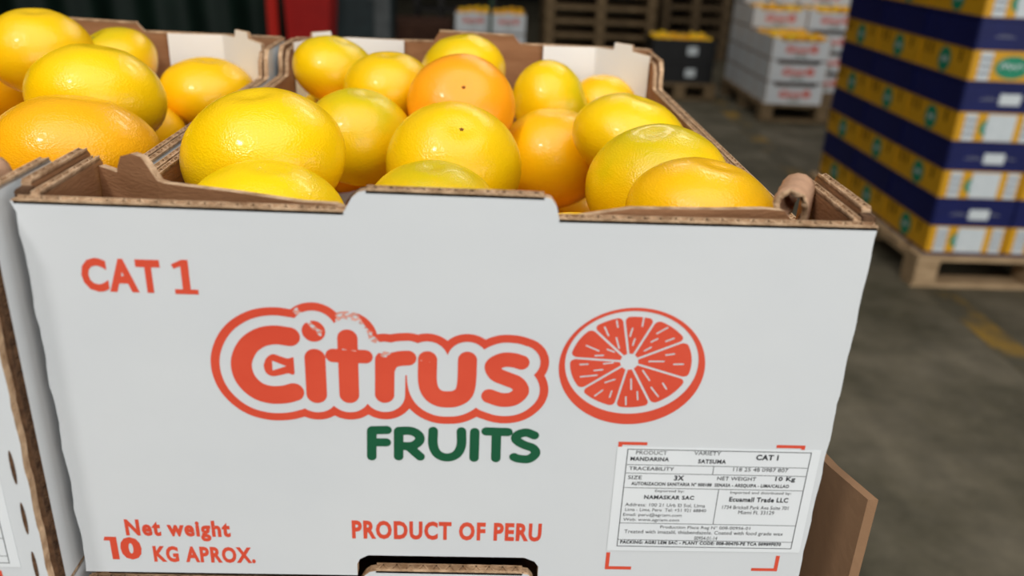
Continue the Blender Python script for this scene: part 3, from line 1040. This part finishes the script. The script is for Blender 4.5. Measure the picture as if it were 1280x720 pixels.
# key: colour, greenness, tilt x, tilt y, scar, label
LOOK = {
    'L1': (lin(249, 197, 8), 0.15, 6, 4, 0, 'golden mandarin topmost in the left crate, at its back left'),
    'L2': (lin(240, 195, 8), 0.45, 14, -28, 'stem', 'greenish yellow mandarin with stem button, behind the pile of the left crate'),
    'L3': (YEL, 0.12, -6, 8, 0, 'large plain yellow mandarin in the middle of the left crate'),
    'L4': (ORA, 0.05, -8, 4, 0, 'large deep orange mandarin at the front of the left crate'),
    'L5': (lin(248, 185, 8), 0.35, 8, 12, 0, 'half seen mandarin at the left frame edge, above the greenish one'),
    'L6': (GLD, 0.10, 4, 6, 0, 'golden mandarin alone before the white back flap of the left crate'),
    'L7': (lin(251, 189, 8), 0.0, 0, 0, 0, 'orange yellow mandarin tucked low behind the deep orange one in the left crate'),
    'L8': (lin(232, 189, 8), 0.55, 0, 10, 0, 'greenish mandarin cut by the left frame edge, lowest beside the crate corner'),
    'F1': (YEL, 0.06, 6, -4, 0, 'largest plain yellow mandarin, on top at the front left of the front crate'),
    'F2': (lin(252, 212, 8), 0.0, 0, 6, 0, 'bright yellow mandarin under the largest one, behind the left front flap'),
    'F3': (lin(243, 198, 8), 0.50, 4, 10, 0, 'yellow green mandarin with dimpled green top, right of the largest mandarin'),
    'F4': (lin(251, 203, 8), 0.14, 34, 10, 'scar', 'golden mandarin with a green shoulder and dark dot, in the crate centre'),
    'F5': (lin(238, 193, 8), 0.45, 4, 0, 0, 'olive yellow mandarin low behind the raised centre tab'),
    'F6': (lin(247, 201, 8), 0.35, 4, 18, 0, 'yellow mandarin in the back left corner of the front crate'),
    'F7': (lin(249, 197, 8), 0.18, 6, 0, 0, 'golden mandarin second from the left in the back row of the front crate'),
    'F8': (lin(248, 202, 8), 0.32, 0, -12, 0, 'yellow mandarin highest in the back row, before the brown back tab'),
    'F9': (DOR, 0.0, 50, 6, 'scar', 'bright orange mandarin with a dark navel dot, reddest in the front crate'),
    'F10': (lin(247, 201, 8), 0.45, 10, 70, 0, 'yellow mandarin with a grey green patch, before the right white back flap'),
    'F11': (lin(252, 195, 8), 0.0, 0, 0, 0, 'smallest golden mandarin in the back right corner of the front crate'),
    'F12': (lin(252, 191, 8), 0.08, 0, 0, 0, 'round orange gold mandarin right of the one with the green shoulder'),
    'F13': (lin(251, 207, 8), 0.10, 0, 14, 0, 'flat yellow mandarin against the right wall of the front crate, behind the green one'),
    'F14': (lin(245, 199, 8), 0.45, 6, -10, 0, 'large yellow green mandarin at the right of the front crate'),
    'F15': (lin(252, 191, 8), 0.04, 0, 10, 0, 'orange gold mandarin in the front right corner, before the yellow green one'),
    'F16': (lin(251, 203, 8), 0.0, 0, 0, 0, 'mandarin barely showing behind the largest one, below the back left one'),
}
for i, (key, x, y, z, a, ratio) in enumerate(FRUITS_POS):
    if key == 'F9':
        y += 0.004
    colr, green, tx, ty, mark, label = LOOK[key]
    o = link('mandarin', FRUIT[i % 8], 'peel')
    tag(o, label, 'mandarin', 'mandarins in the left crate' if key[0] == 'L' else 'mandarins in the front crate')
    o.location = (x, y, z + ZB)
    o.scale = (a, a, a * ratio)
    o.rotation_euler = (math.radians(tx), math.radians(ty), 0)
    # spin about the fruit's own axis
    o.rotation_euler = (Matrix.Rotation(math.radians(ty), 4, 'Y') @ Matrix.Rotation(math.radians(tx), 4, 'X') @ Matrix.Rotation(i * 1.3, 4, 'Z')).to_euler()
    o.color = (colr[0], colr[1], colr[2], green)
    if mark:
        s = link('stem_button' if mark == 'stem' else 'navel_scar', STEM if mark == 'stem' else SCAR, mark, o)
        if mark == 'scar':
            s.scale = (0.55, 0.55, 1.0)
for i, (x, y, z, a, ratio) in enumerate(FILL):
    o = link('mandarin', FRUIT[(i * 3) % 8], 'peel')
    inleft = x < 0
    tag(o, 'mandarin buried under the top layer of the %s crate' % ('left' if inleft else 'front'), 'mandarin', 'buried mandarins in the %s crate' % ('left' if inleft else 'front'))
    o.location = (x, y, z + ZB)
    a *= 0.985
    o.scale = (a, a, a * ratio)
    o.rotation_euler = (random.uniform(-.15, .15), random.uniform(-.15, .15), i * 0.9)
    c = random.choice([YEL, GLD, ORA])
    o.color = (c[0], c[1], c[2], random.choice([0, 0.1, 0.4]))

# ------------------------------------------------------------------ pallets
PAL_H = 0.144


def pallet(loc, w, d, label, mat='wood', group=None, rotz=0.0):
    """Deck boards on stringer boards, nine blocks and three bottom boards; front is -y."""
    t = thing('pallet', loc, label, 'pallet', group, rotz)
    n = max(5, int(d / 0.165))
    top = box_mesh(0, 0, 0, w, d / n * 0.78, 0.020)
    top.materials.append(M[mat])
    for i in range(n):
        o = link('deck_board', top, mat, t)
        o.location = (0, d / n * i + (d / n * 0.22 if i == n - 1 else d / n * 0.11 if i else 0), 0.124)
    st = box_mesh(0, 0, 0, 0.10, d, 0.018)
    st.materials.append(M[mat])
    bl = box_mesh(0, 0, 0, 0.10, 0.12, 0.086, 0.004)
    bl.materials.append(M[mat])
    bb = box_mesh(0, 0, 0, w, 0.10, 0.020)
    bb.materials.append(M[mat])
    for x in (0, w / 2 - 0.05, w - 0.10):
        o = link('stringer_board', st, mat, t)
        o.location = (x, 0, 0.106)
        for y in (0, d / 2 - 0.06, d - 0.12):
            b = link('block', bl, mat, t)
            b.location = (x, y, 0.020)
    for y in (0.01, d / 2 - 0.05, d - 0.11):
        o = link('bottom_board', bb, mat, t)
        o.location = (0, y, 0)
    return t


zt = ZB - 5 * PITCH - PAL_H
pallet((-0.42, -0.05, zt), 0.80, 1.2, 'upper pallet of the two under the crate stack', 'wood')
pallet((-0.42, -0.05, zt - PAL_H), 0.80, 1.2, 'lowest pallet on the floor under the crate stack', 'wood')


def board_mesh():
    bm = bmesh.new()
    n, th = 10, 0.0045
    zt_, zb = ZB + 0.0308, zt + PAL_H
    rows = []
    for i in range(n + 1):
        t = i / n
        y = 0.0165 + 0.30 * t
        x = 0.330 - 0.012 * math.sin(min(1.0, t * 3) * math.pi / 2)
        dz = -0.0045 * min(1, t * 8)
        rows.append([bm.verts.new(p) for p in ((x, y, zb), (x, y, zt_ + dz), (x + th, y, zt_ + dz), (x + th, y, zb))])
    for i in range(n):
        for k in range(4):
            bm.faces.new((rows[i][k], rows[i + 1][k], rows[i + 1][(k + 1) % 4], rows[i][(k + 1) % 4]))
    bm.faces.new(rows[0])
    bm.faces.new(list(reversed(rows[-1])))
    bmesh.ops.recalc_face_normals(bm, faces=bm.faces[:])
    return from_bm(bm)


tag(link('cardboard_sheet', board_mesh(), 'kraft_board'), 'brown cardboard sheet standing upright at the right side of the crate stack', 'cardboard')

# ------------------------------------------------------------------ banana cartons on a pallet
BW, BD, BH = 0.342, 0.420, 0.240
BX, BY = 2.058, 3.060
pallet((BX - 0.035, BY - 0.03, 0), 1.10, 1.33, 'pale wooden pallet under the yellow and navy cartons', 'wood')


def ellipse_mesh(cx, cz, a, b, n=24):
    """Flat disc facing -y."""
    me = bpy.data.meshes.new('disc')
    me.from_pydata([(cx + a * math.cos(2 * math.pi * k / n), 0, cz + b * math.sin(2 * math.pi * k / n)) for k in range(n)], [], [tuple(range(n))])
    return me


def side_disc(cy, cz, a, b, n=24):
    """Flat disc facing -x."""
    me = bpy.data.meshes.new('disc')
    me.from_pydata([(0, cy - a * math.cos(2 * math.pi * k / n), cz + b * math.sin(2 * math.pi * k / n)) for k in range(n)], [], [tuple(range(n))])
    return me


def swirl_mesh(pts, r, side=False):
    """A thin flat curved stroke, x/z millimetre points."""
    xs, zs, X, Z = grid(min(p[0] for p in pts) - 4, max(p[0] for p in pts) + 4, min(p[1] for p in pts) - 4, max(p[1] for p in pts) + 4, 1.0)
    return field_mesh(xs, zs, strokes(X, Z, [(pts, r)]))


def carton(label):
    t = thing('banana_carton', (0, 0, 0), label, 'carton', 'yellow and navy cartons')
    body = link('carton_body', box_mesh(0.003, 0.003, 0, BW - 0.003, BD - 0.003, BH - 0.012, 0.004), 'banana_yellow', t)
    lid = link('lid', box_mesh(0, 0, 0.124, BW, BD, BH - 0.0015, 0.005), 'banana_navy', t)
    foot = link('base_band', box_mesh(0.001, 0.001, 0.0005, BW - 0.001, BD - 0.001, 0.012), 'banana_navy', t)
    # front: two striped panels, the green oval, a paper label and its tab on the lid
    y = 0.0022
    for x0 in (34, 274):
        link('striped_panel', rects_mesh([(x0, 14, x0 + 50, 122)], y), 'label_paper', body)
        link('stripes', rects_mesh([(x0, z, x0 + 50, z + 9) for z in (36, 64, 92)], y - 0.0004), 'label_grey', body)
    e = link('green_oval', ellipse_mesh(BW / 2, 0.066, 0.071, 0.044), 'logo_green', body)
    e.location.y = y - 0.0002
    link('oval_script', swirl_mesh([(122, 62), (130, 82), (140, 66), (150, 80), (160, 62), (172, 76), (184, 62), (196, 78), (214, 66)], 2.5), 'label_paper', e).location.y = -0.0005
    link('lid_script', rects_mesh([(70, 178, 150, 181), (82, 186, 128, 188), (205, 180, 285, 183), (215, 187, 262, 189)], -0.0006), 'label_grey', lid)
    # long side: green disc and vent slots
    s = link('green_disc', side_disc(BD / 2, 0.066, 0.050, 0.050), 'logo_green', body)
    s.location.x = 0.0018
    w = swirl_mesh([(-26, 55), (-12, 74), (2, 60), (14, 76), (26, 60)], 4)
    w.transform(Matrix.Translation((0, BD / 2, 0)) @ Matrix.Rotation(-math.pi / 2, 4, 'Z'))
    link('disc_script', w, 'label_paper', s).location.x = -0.0006
    for yy in (0.085, 0.325, 0.375):
        link('vent_slot', box_mesh(0.0015, yy, 0.072, 0.0035, yy + 0.012, 0.118), 'slot_dark', body)
    return t


def carton_label(t, full=True):
    b = next(c for c in t.children if c.name.startswith('carton_body'))
    l = next(c for c in t.children if c.name.startswith('lid'))
    if full:
        link('paper_label', box_mesh(0.126, 0.0008, 0.014, 0.244, 0.0014, 0.122), 'label_paper', b)
    link('label_tab', box_mesh(0.150, -0.0016, 0.160, 0.236, -0.0010, 0.204), 'label_paper', l)


CN = ['bottom', 'second', 'third', 'fourth', 'fifth', 'sixth']
NTH = ['lowest', 'second', 'third', 'fourth', 'fifth', 'sixth', 'seventh', 'eighth', 'topmost']
proto = None
for lay in range(6):
    for (ix, iy) in ((0, 0), (1, 0), (2, 0), (0, 1), (0, 2)):
        if proto is None:
            proto = c = carton('')
        else:
            c = dup(proto)
            for ch in list(c.children):                        # labels are added one by one
                for g in list(ch.children):
                    if g.name.startswith(('paper_label', 'label_tab')):
                        bpy.data.objects.remove(g)
        c.location = (BX + ix * (BW + 0.004), BY + iy * (BD + 0.006), PAL_H + lay * BH)
        spot = {(0, 0): 'at the near corner', (1, 0): 'second along the lit front', (2, 0): 'third along the lit front', (0, 1): 'in the middle of the shaded side', (0, 2): 'at the far end of the shaded side'}[(ix, iy)]
        c['label'] = 'yellow and navy carton, %s layer, %s' % (CN[lay], spot)
        if iy == 0 and lay != 3:
            carton_label(c)

# ------------------------------------------------------------------ crates of citrus far behind


SMALL = fruit_mesh(11, 14, 9, 0.02, 0.06)
SMALL.materials.append(M['peel'])


def far_fruit(origin, rot, n1, n2, label, group, w=W, d=D, z=0.140):
    for i in range(n1):
        for j in range(n2):
            x = 0.010 + (w - 0.020) * (i + 0.5) / n1 + random.uniform(-.002, .002)
            y = 0.010 + (d - 0.020) * (j + 0.5) / n2 + random.uniform(-.003, .003)
            p = Vector(origin) + Matrix.Rotation(rot, 3, 'Z') @ Vector((x, y, z + random.uniform(-.008, .018)))
            o = link('mandarin', SMALL, 'peel')
            tag(o, label, 'mandarin', group)
            o.location = p
            a = random.uniform(.92, 1.0) * min((w - 0.024) / n1, (d - 0.024) / n2) * 0.48
            o.scale = (a, a, a * .95)
            c = random.choice([GLD, ORA, ORA, YEL])
            o.color = (c[0], c[1], c[2], 0.1)
            o.rotation_euler = (random.uniform(-.3, .3), random.uniform(-.3, .3), random.uniform(0, 6))


def far_crate(loc, rot, label, group=None, long_logo=False, proto=[None, None]):
    i = 1 if long_logo else 0
    if proto[i] is None:
        t = thing('citrus_crate', loc, label, 'crate', group, rot)
        fp = link('front_panel', slab_mesh(front_loop(0.0), (0, 0.004, 0)), ['white_card', 'kraft', 'kraft_edge'], t)
        link('back_panel', slab_mesh(back_loop(D), (0, -0.004, 0)), ['white_card', 'kraft', 'kraft_edge'], t)
        a = link('side_panel', slab_mesh(side_loop(0.0), (0.006, 0, 0)), ['white_card', 'kraft', 'kraft_edge'], t)
        b = link('side_panel', slab_mesh(side_loop(W), (-0.006, 0, 0)), ['white_card', 'kraft', 'kraft_edge'], t)
        link('base_panel', box_mesh(0.006, 0.0045, 0.001, W - 0.006, D - 0.0045, 0.005), 'kraft', t)
        for k, m in LOGO.items():
            c = m.copy()
            if k == 'worn_print':
                continue
            mat = 'print_green' if k == 'logo_word' else 'print_red'
            if long_logo:                                      # on the long side that faces +x, read from there
                c.transform(Matrix.Translation((W + 0.0006, D * 0.53, LOW * 0.50)) @ Matrix.Rotation(math.pi / 2, 4, 'Z') @ Matrix.Scale(1.42, 4) @ Matrix.Translation((-0.158, 0, -0.092)))
                link(k, c, mat, b)
            else:
                c.transform(Matrix.Translation((0, -0.0006, 0)))
                link(k, c, mat, fp)
        proto[i] = t
        return t
    t = dup(proto[i])
    t.location = loc
    t.rotation_euler = (0, 0, rot)
    t['label'] = label
    if group:
        t['group'] = group
    return t


CX, CY, CP = 2.385, 6.43, 0.172
pallet((CX - 0.02, CY - 0.01, 0), 1.0, 1.25, 'wooden pallet under the far stack of white citrus crates', 'wood_old')
rows = [(0, 3), (1, 3), (2, 4), (3, 5)]
ROWN = ['nearest', 'second', 'third', 'rearmost']
for r, n in rows:
    for k in range(n):
        for col in (0, 1):
            if col == 1 and r < 2:
                continue
            if col == 1 and r in (2, 3):
                pass
            x = CX + col * (D + 0.012)
            y = CY + r * (W + 0.008)
            where = 'left' if col == 0 else 'right'
            far_crate((x, y + W, PAL_H + k * CP), -math.pi / 2, 'white citrus crate, %s layer of the %s row, %s column of the far stack' % (CN[k], ROWN[r], where), 'white crates of the far stack', True)
    top = PAL_H + (n - 1) * CP
    for col in (0, 1):
        if col == 1 and r < 2:
            continue
        far_fruit((CX + col * (D + 0.012), CY + r * (W + 0.008) + W, top), -math.pi / 2, 4, 5, 'small orange mandarin in the %s %s top crate of the far white stack' % (ROWN[r], ('left', 'right')[col]), 'mandarins in the %s %s top crate of the far white stack' % (ROWN[r], ('left', 'right')[col]))

# two stacks of white crates straight behind the front crate
pallet((-0.17, 7.37, 0), 0.74, 0.6, 'wooden pallet under the two small white crate stacks straight behind', 'wood_dark')
for i, x in enumerate((-0.105, 0.206)):
    for k in range(3):
        far_crate((x, 7.4, PAL_H + k * CP), 0, 'white crate, %s of three in the %s small stack behind the brown back tab' % (CN[k] if k < 2 else 'top', ('left', 'right')[i]), 'small white stacks straight behind')
    far_fruit((x, 7.4, PAL_H + 2 * CP), 0, 4, 5, 'small orange mandarin on the %s of the two small white stacks' % ('left', 'right')[i], 'mandarins on the %s small white stack' % ('left', 'right')[i])
tag(link('green_post', box_mesh(0.190, 7.32, 0.0, 0.213, 7.345, 0.95, 0.003), 'green_strap'), 'dark green post standing between the two small white stacks', 'post')

# black plastic crates with oranges on a pallet
pallet((1.56, 7.22, 0), 0.64, 0.8, 'wooden pallet under the two black plastic crates', 'wood_old')


def black_crate(z, label):
    w, d, h = 0.55, 0.40, 0.185
    t = thing('plastic_crate', (1.61, 7.25, z), label, 'crate')
    P = lambda n, *b: link(n, box_mesh(*b), 'black_plastic', t)
    fr = P('front_wall', 0, 0, 0, w, 0.008, h)
    P('back_wall', 0, d - 0.008, 0, w, d, h)
    P('side_wall', 0, 0.008, 0, 0.008, d - 0.008, h)
    P('side_wall', w - 0.008, 0.008, 0, w, d - 0.008, h)
    P('base', 0.008, 0.008, 0, w - 0.008, d - 0.008, 0.008)
    for x in (0.0, 0.13, 0.27, 0.41, w - 0.02):
        link('rib', box_mesh(x, -0.008, 0.0, x + 0.02, 0.0, h), 'black_plastic', fr)
    link('rim', box_mesh(-0.008, -0.012, h - 0.03, w + 0.008, 0.0, h), 'black_plastic', fr)
    link('paper_label', box_mesh(0.305, -0.0105, 0.055, 0.395, -0.0090, 0.125), 'label_paper', fr)
    return t


black_crate(PAL_H, 'lower black plastic crate with white label on the far pallet')
black_crate(PAL_H + 0.187, 'upper black plastic crate with white label, heaped with oranges')
far_fruit((1.61, 7.25, PAL_H + 0.187), 0, 6, 4, 'small orange mandarin heaped in the upper black crate', 'mandarins in the black crate', 0.55, 0.40, 0.16)

# stacks of empty pallets by the back
for (x, y, w, n, mat, nm) in ((0.80, 9.2, 1.2, 9, 'wood_old', 'left'), (2.16, 9.8, 0.80, 9, 'wood_dark', 'right')):
    for k in range(n):
        pallet((x + random.uniform(-.008, .008), y, k * (PAL_H + 0.001)), w, 1.0, '%s empty wooden pallet of the %s pallet stack at the back' % (NTH[k], nm), mat, 'empty pallets in the two tall stacks')

# ------------------------------------------------------------------ dim things along the back
t = thing('plastic_bin', (-1.83, 8.0, 0), 'tall red plastic bin standing far behind the left crate', 'bin')
bm = bmesh.new()
lo = [bm.verts.new(p) for p in ((0.14, 0.03, 0), (0.50, 0.03, 0), (0.50, 0.42, 0), (0.14, 0.42, 0))]
hi = [bm.verts.new(p) for p in ((0.11, 0, 0.95), (0.56, 0, 0.95), (0.56, 0.46, 0.95), (0.11, 0.46, 0.95))]
bm.faces.new(list(reversed(lo)))
for i in range(4):
    bm.faces.new((lo[i], lo[(i + 1) % 4], hi[(i + 1) % 4], hi[i]))
link('bin_body', from_bm(bm), 'red_plastic', t)
link('bin_lid', box_mesh(0.08, -0.03, 0.95, 0.59, 0.49, 1.0, 0.01), 'red_plastic', t)
t = thing('steel_post', (-1.85, 7.9, 0), 'bright red steel post left of the red bin', 'post')
link('shaft', box_mesh(0, 0, 0.01, 0.085, 0.085, 1.3, 0.006), 'red_paint', t)
link('foot_plate', box_mesh(-0.04, -0.02, 0, 0.125, 0.125, 0.01), 'red_paint', t)

t = thing('steel_cabinet', (-1.36, 8.6, 0), 'dark teal steel cabinet right of the red bin', 'cabinet')
link('cabinet_body', box_mesh(0, 0, 0.04, 0.58, 0.5, 1.3, 0.006), 'teal_steel', t)
dr = link('door', box_mesh(0.02, -0.018, 0.08, 0.40, 0.0, 1.26, 0.003), 'teal_steel', t)
link('handle', box_mesh(0.36, -0.04, 0.62, 0.38, -0.018, 0.78, 0.003), 'grey_steel', dr)
dr = link('door', box_mesh(0.405, -0.018, 0.08, 0.56, 0.0, 1.26, 0.003), 'grey_steel', t)
link('plinth', box_mesh(0.02, 0.02, 0, 0.56, 0.48, 0.04), 'dark_steel', t)

pallet((-1.28, 9.25, 0), 1.12, 1.0, 'dark pallet under the brown board stack far behind', 'wood_dark')
t = thing('board_stack', (-1.22, 9.3, PAL_H), 'flat stack of dark brown boards on a pallet far behind', 'boards')
M['board_brown'] = noisy('board_brown', lin(70, 46, 36), lin(88, 60, 46), 6, 0.8, 0.1, 30, 0.2)
for k in range(6):
    link('board', box_mesh(0.01 * (k % 2), 0, k * 0.031, 1.0 - 0.008 * (k % 3), 0.85, k * 0.031 + 0.029), 'board_brown', t)

t = thing('steel_rack', (-0.72, 10.6, 0), 'dark steel rack standing behind the brown boards', 'rack')
for x in (0.0, 0.30, 0.95):
    for y in (0.0, 0.5):
        link('upright', box_mesh(x, y, 0, x + 0.045, y + 0.045, 2.2), 'dark_steel', t)
for z in (0.35, 1.1, 1.9):
    link('shelf', box_mesh(0, 0.0, z, 0.995, 0.545, z + 0.03), 'dark_steel', t)


def tarp_mesh():
    bm = bmesh.new()
    nx, nz = 90, 10
    rows = []
    for j in range(nz + 1):
        z = 2.3 * j / nz
        row = []
        for i in range(nx + 1):
            s = i / nx
            x = -5.4 + 3.45 * s
            fold = 0.05 * math.sin(s * 46 + 0.5 * math.sin(z * 2)) + 0.04 * math.sin(s * 17 + 1)
            y = 9.0 + fold * (1.1 - 0.3 * z / 2.3) + 0.10 * (1 - z / 2.3) * -1
            row.append(bm.verts.new((x, y, z)))
        rows.append(row)
    back = [[bm.verts.new((-5.4 + 3.45 * i / nx, 10.2, 2.3)) for i in range(nx + 1)], [bm.verts.new((-5.4 + 3.45 * i / nx, 10.3, 0)) for i in range(nx + 1)]]
    rows += back
    for j in range(len(rows) - 1):
        for i in range(nx):
            bm.faces.new((rows[j][i], rows[j][i + 1], rows[j + 1][i + 1], rows[j + 1][i]))
    for e in (0, nx):
        bm.faces.new([r[e] for r in rows])
    bmesh.ops.recalc_face_normals(bm, faces=bm.faces[:])
    return smooth(from_bm(bm))


tag(link('tarpaulin_cover', tarp_mesh(), 'tarp'), 'dark green tarpaulin hanging in folds over goods at the far left', 'tarpaulin')
